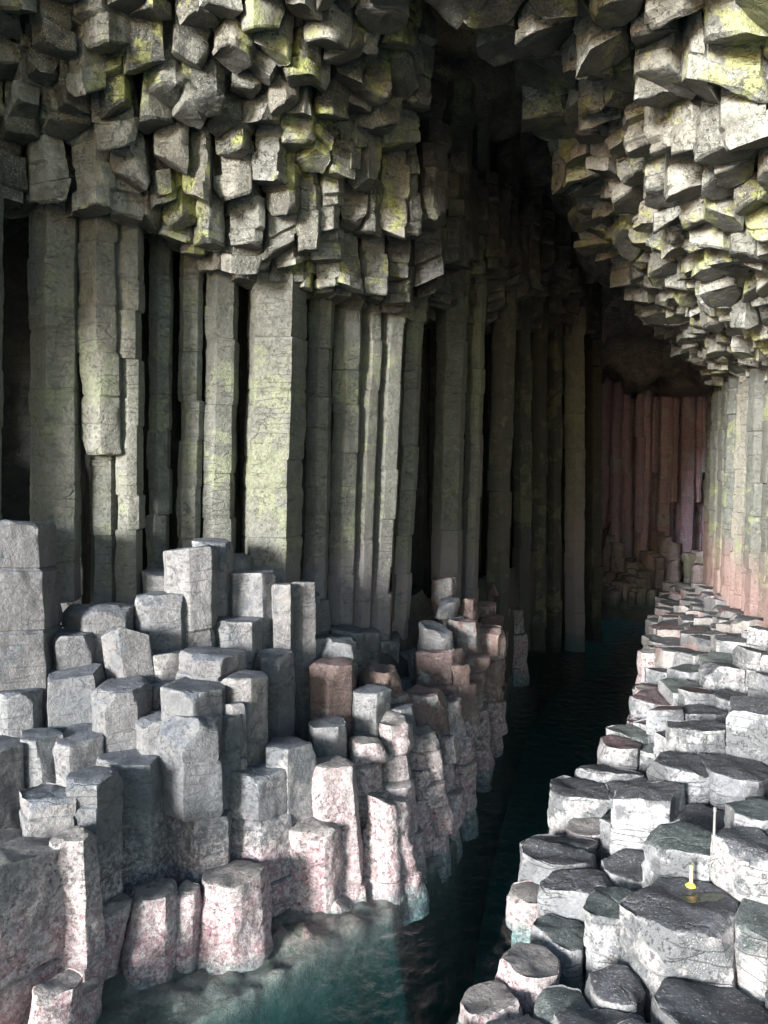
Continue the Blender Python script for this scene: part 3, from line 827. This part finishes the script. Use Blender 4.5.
pu = link('puddle', V, [(i, (i + 1) % n, n) for i in range(n)], [pm]); tag(pu, kind='structure')

# ================================================================== VISIBILITY, MERGING, LABELS
bpy.context.view_layer.update(); dg = bpy.context.evaluated_depsgraph_get()
hits = {}
step = 3
for py in range(1, 1024, step):
    for px in range(1, 768, step):
        d = FW * F + np.array([1., 0, 0]) * (px - 384) - UP * (py - 512)
        o0 = Vector(CAM); dv = Vector(d).normalized()
        ok, loc, nn_, i, ob, m = S.ray_cast(dg, o0, dv)
        if ok and ob.name == 'water': continue
        if ok: hits.setdefault(ob.name, []).append((px, py))
def merge(objs, name, kind, label=None, cat=None):
    if not objs: return
    mats = []; V = []; F_ = []; mi = []; off = 0
    for o in objs:
        me = o.data; loc = np.array(o.location)
        v = np.zeros(len(me.vertices) * 3); me.vertices.foreach_get('co', v); V.append(v.reshape(-1, 3) + loc)
        idx = []
        for m in me.materials:
            if m not in mats: mats.append(m)
            idx.append(mats.index(m))
        for p in me.polygons:
            F_.append([q + off for q in p.vertices]); mi.append(idx[p.material_index])
        off += len(me.vertices); bpy.data.objects.remove(o, do_unlink=True)
    o = link(name, np.concatenate(V), F_, mats, mi); tag(o, label, cat, kind=kind)
byz = {}
for it in ITEMS:
    it['n'] = len(hits.get(it['o'].name, [])); byz.setdefault(it['zone'], []).append(it)
keep = sorted([it for it in ITEMS if it['zone'].startswith('ceil') and it['n'] >= 2], key=lambda t: -t['n'])[:300]
kid = {id(t) for t in keep}
rest = [it for it in ITEMS if it['zone'].startswith('ceil') and id(it) not in kid]
ORD = 'first second third fourth fifth sixth seventh eighth ninth tenth eleventh twelfth thirteenth fourteenth fifteenth sixteenth seventeenth eighteenth nineteenth twentieth'.split()
tens = ['', '', 'twenty', 'thirty', 'forty', 'fifty', 'sixty']
def ordn(k):
    if k < 20: return ORD[k]
    k1 = k + 1
    return tens[k1 // 10] + '-' + ORD[k1 % 10 - 1] if k1 % 10 else tens[k1 // 10][:-1] + 'ieth'
def tone(o):
    n = o.data.materials[0].name
    return 'pale' if 'pale' in n else 'shaded dark' if 'deep' in n else 'mottled grey'
for zone, band, txt, rowword in (('ceil_left', 40, '{t} column end hanging from left ceiling, {r} row below photo top, {c} from left', 'r'),
                        ('ceil_right', 40, '{t} column end hanging from right ceiling, {r} row below photo top, {c} from left', 'r'),
                        ('terrace', 45, 'minor low stump on the left ledge, {r} row down, {c} from left', 'r'),
                        ('causeway', 40, 'causeway column on the right side, {r} row down, {c} from left', 'r'),
                        ('rightwall', 90, 'pale upright column of the right cave wall, {r} tier down, {c} from left', 'r'),
                        ('backwall', 90, 'purple column of the distant back wall, {r} tier down, {c} from left', 'r'),
                        ('wallback', 200, 'shaded column recessed behind the left wall front, {r} tier, {c} from left', 'r'),
                        ('rubble', 12, 'reddish boulder below the back wall, {r} row down, {c} from left', 'r')):
    its = [it for it in byz.get(zone, []) if it['n'] >= 1 and not it['fixed'] and (not zone.startswith('ceil') or id(it) in kid)]
    for it in its:
        h = np.array(hits[it['o'].name]); it['c'] = h.mean(0)
    if not its: continue
    y0 = min(it['c'][1] for it in its); rows = {}
    for it in its: rows.setdefault(int((it['c'][1] - y0) // band), []).append(it)
    for ri, rk in enumerate(sorted(rows)):
        for ci, it in enumerate(sorted(rows[rk], key=lambda t: t['c'][0])):
            it['o']['label'] = txt.format(t=tone(it['o']), r=ORD[ri], c=ordn(ci)); it['ok'] = 1
hid = [it['o'] for it in ITEMS if not it['zone'].startswith('ceil') and not it.get('ok') and (not it['fixed'] or it['n'] == 0)]
merge(hid, 'rock_mass', 'structure')
merge([it['o'] for it in rest], 'ceiling_rock', 'stuff', 'dense mass of broken column ends filling the rest of the ceiling', 'rock')

# ================================================================== LIGHT
w = bpy.data.worlds.new('World'); S.world = w; w.use_nodes = True; nt = w.node_tree
bg = nt.nodes['Background']; sky = N(nt, 'ShaderNodeTexSky'); sky.sky_type = 'NISHITA'; sky.sun_disc = False
AZ = R(38); EL = R(11)                       # sun behind the camera, to its left
L_ = Vector((math.sin(AZ) * math.cos(EL), math.cos(AZ) * math.cos(EL), -math.sin(EL)))  # travel direction
sky.sun_elevation = EL; sky.sun_rotation = math.atan2(-L_.x, -L_.y) % (2 * math.pi)
sky.air_density = 1.3; sky.dust_density = .6; sky.ozone_density = 2
nt.links.new(sky.outputs[0], bg.inputs[0]); bg.inputs[1].default_value = .13
sd = bpy.data.lights.new('sun', 'SUN'); sd.energy = 5.0; sd.angle = R(15); sd.color = (1, .99, .97)
so = bpy.data.objects.new('sun', sd); C.objects.link(so); so.rotation_euler = L_.to_track_quat('-Z', 'Y').to_euler()

S.render.engine = 'CYCLES'
S.cycles.use_denoising = True; S.cycles.max_bounces = 6; S.cycles.diffuse_bounces = 3; S.cycles.transparent_max_bounces = 8
S.view_settings.view_transform = 'Standard'; S.view_settings.look = 'None'; S.view_settings.gamma = 1; S.view_settings.exposure = 1.7
S.cycles.use_adaptive_sampling = True; S.cycles.adaptive_threshold = .02
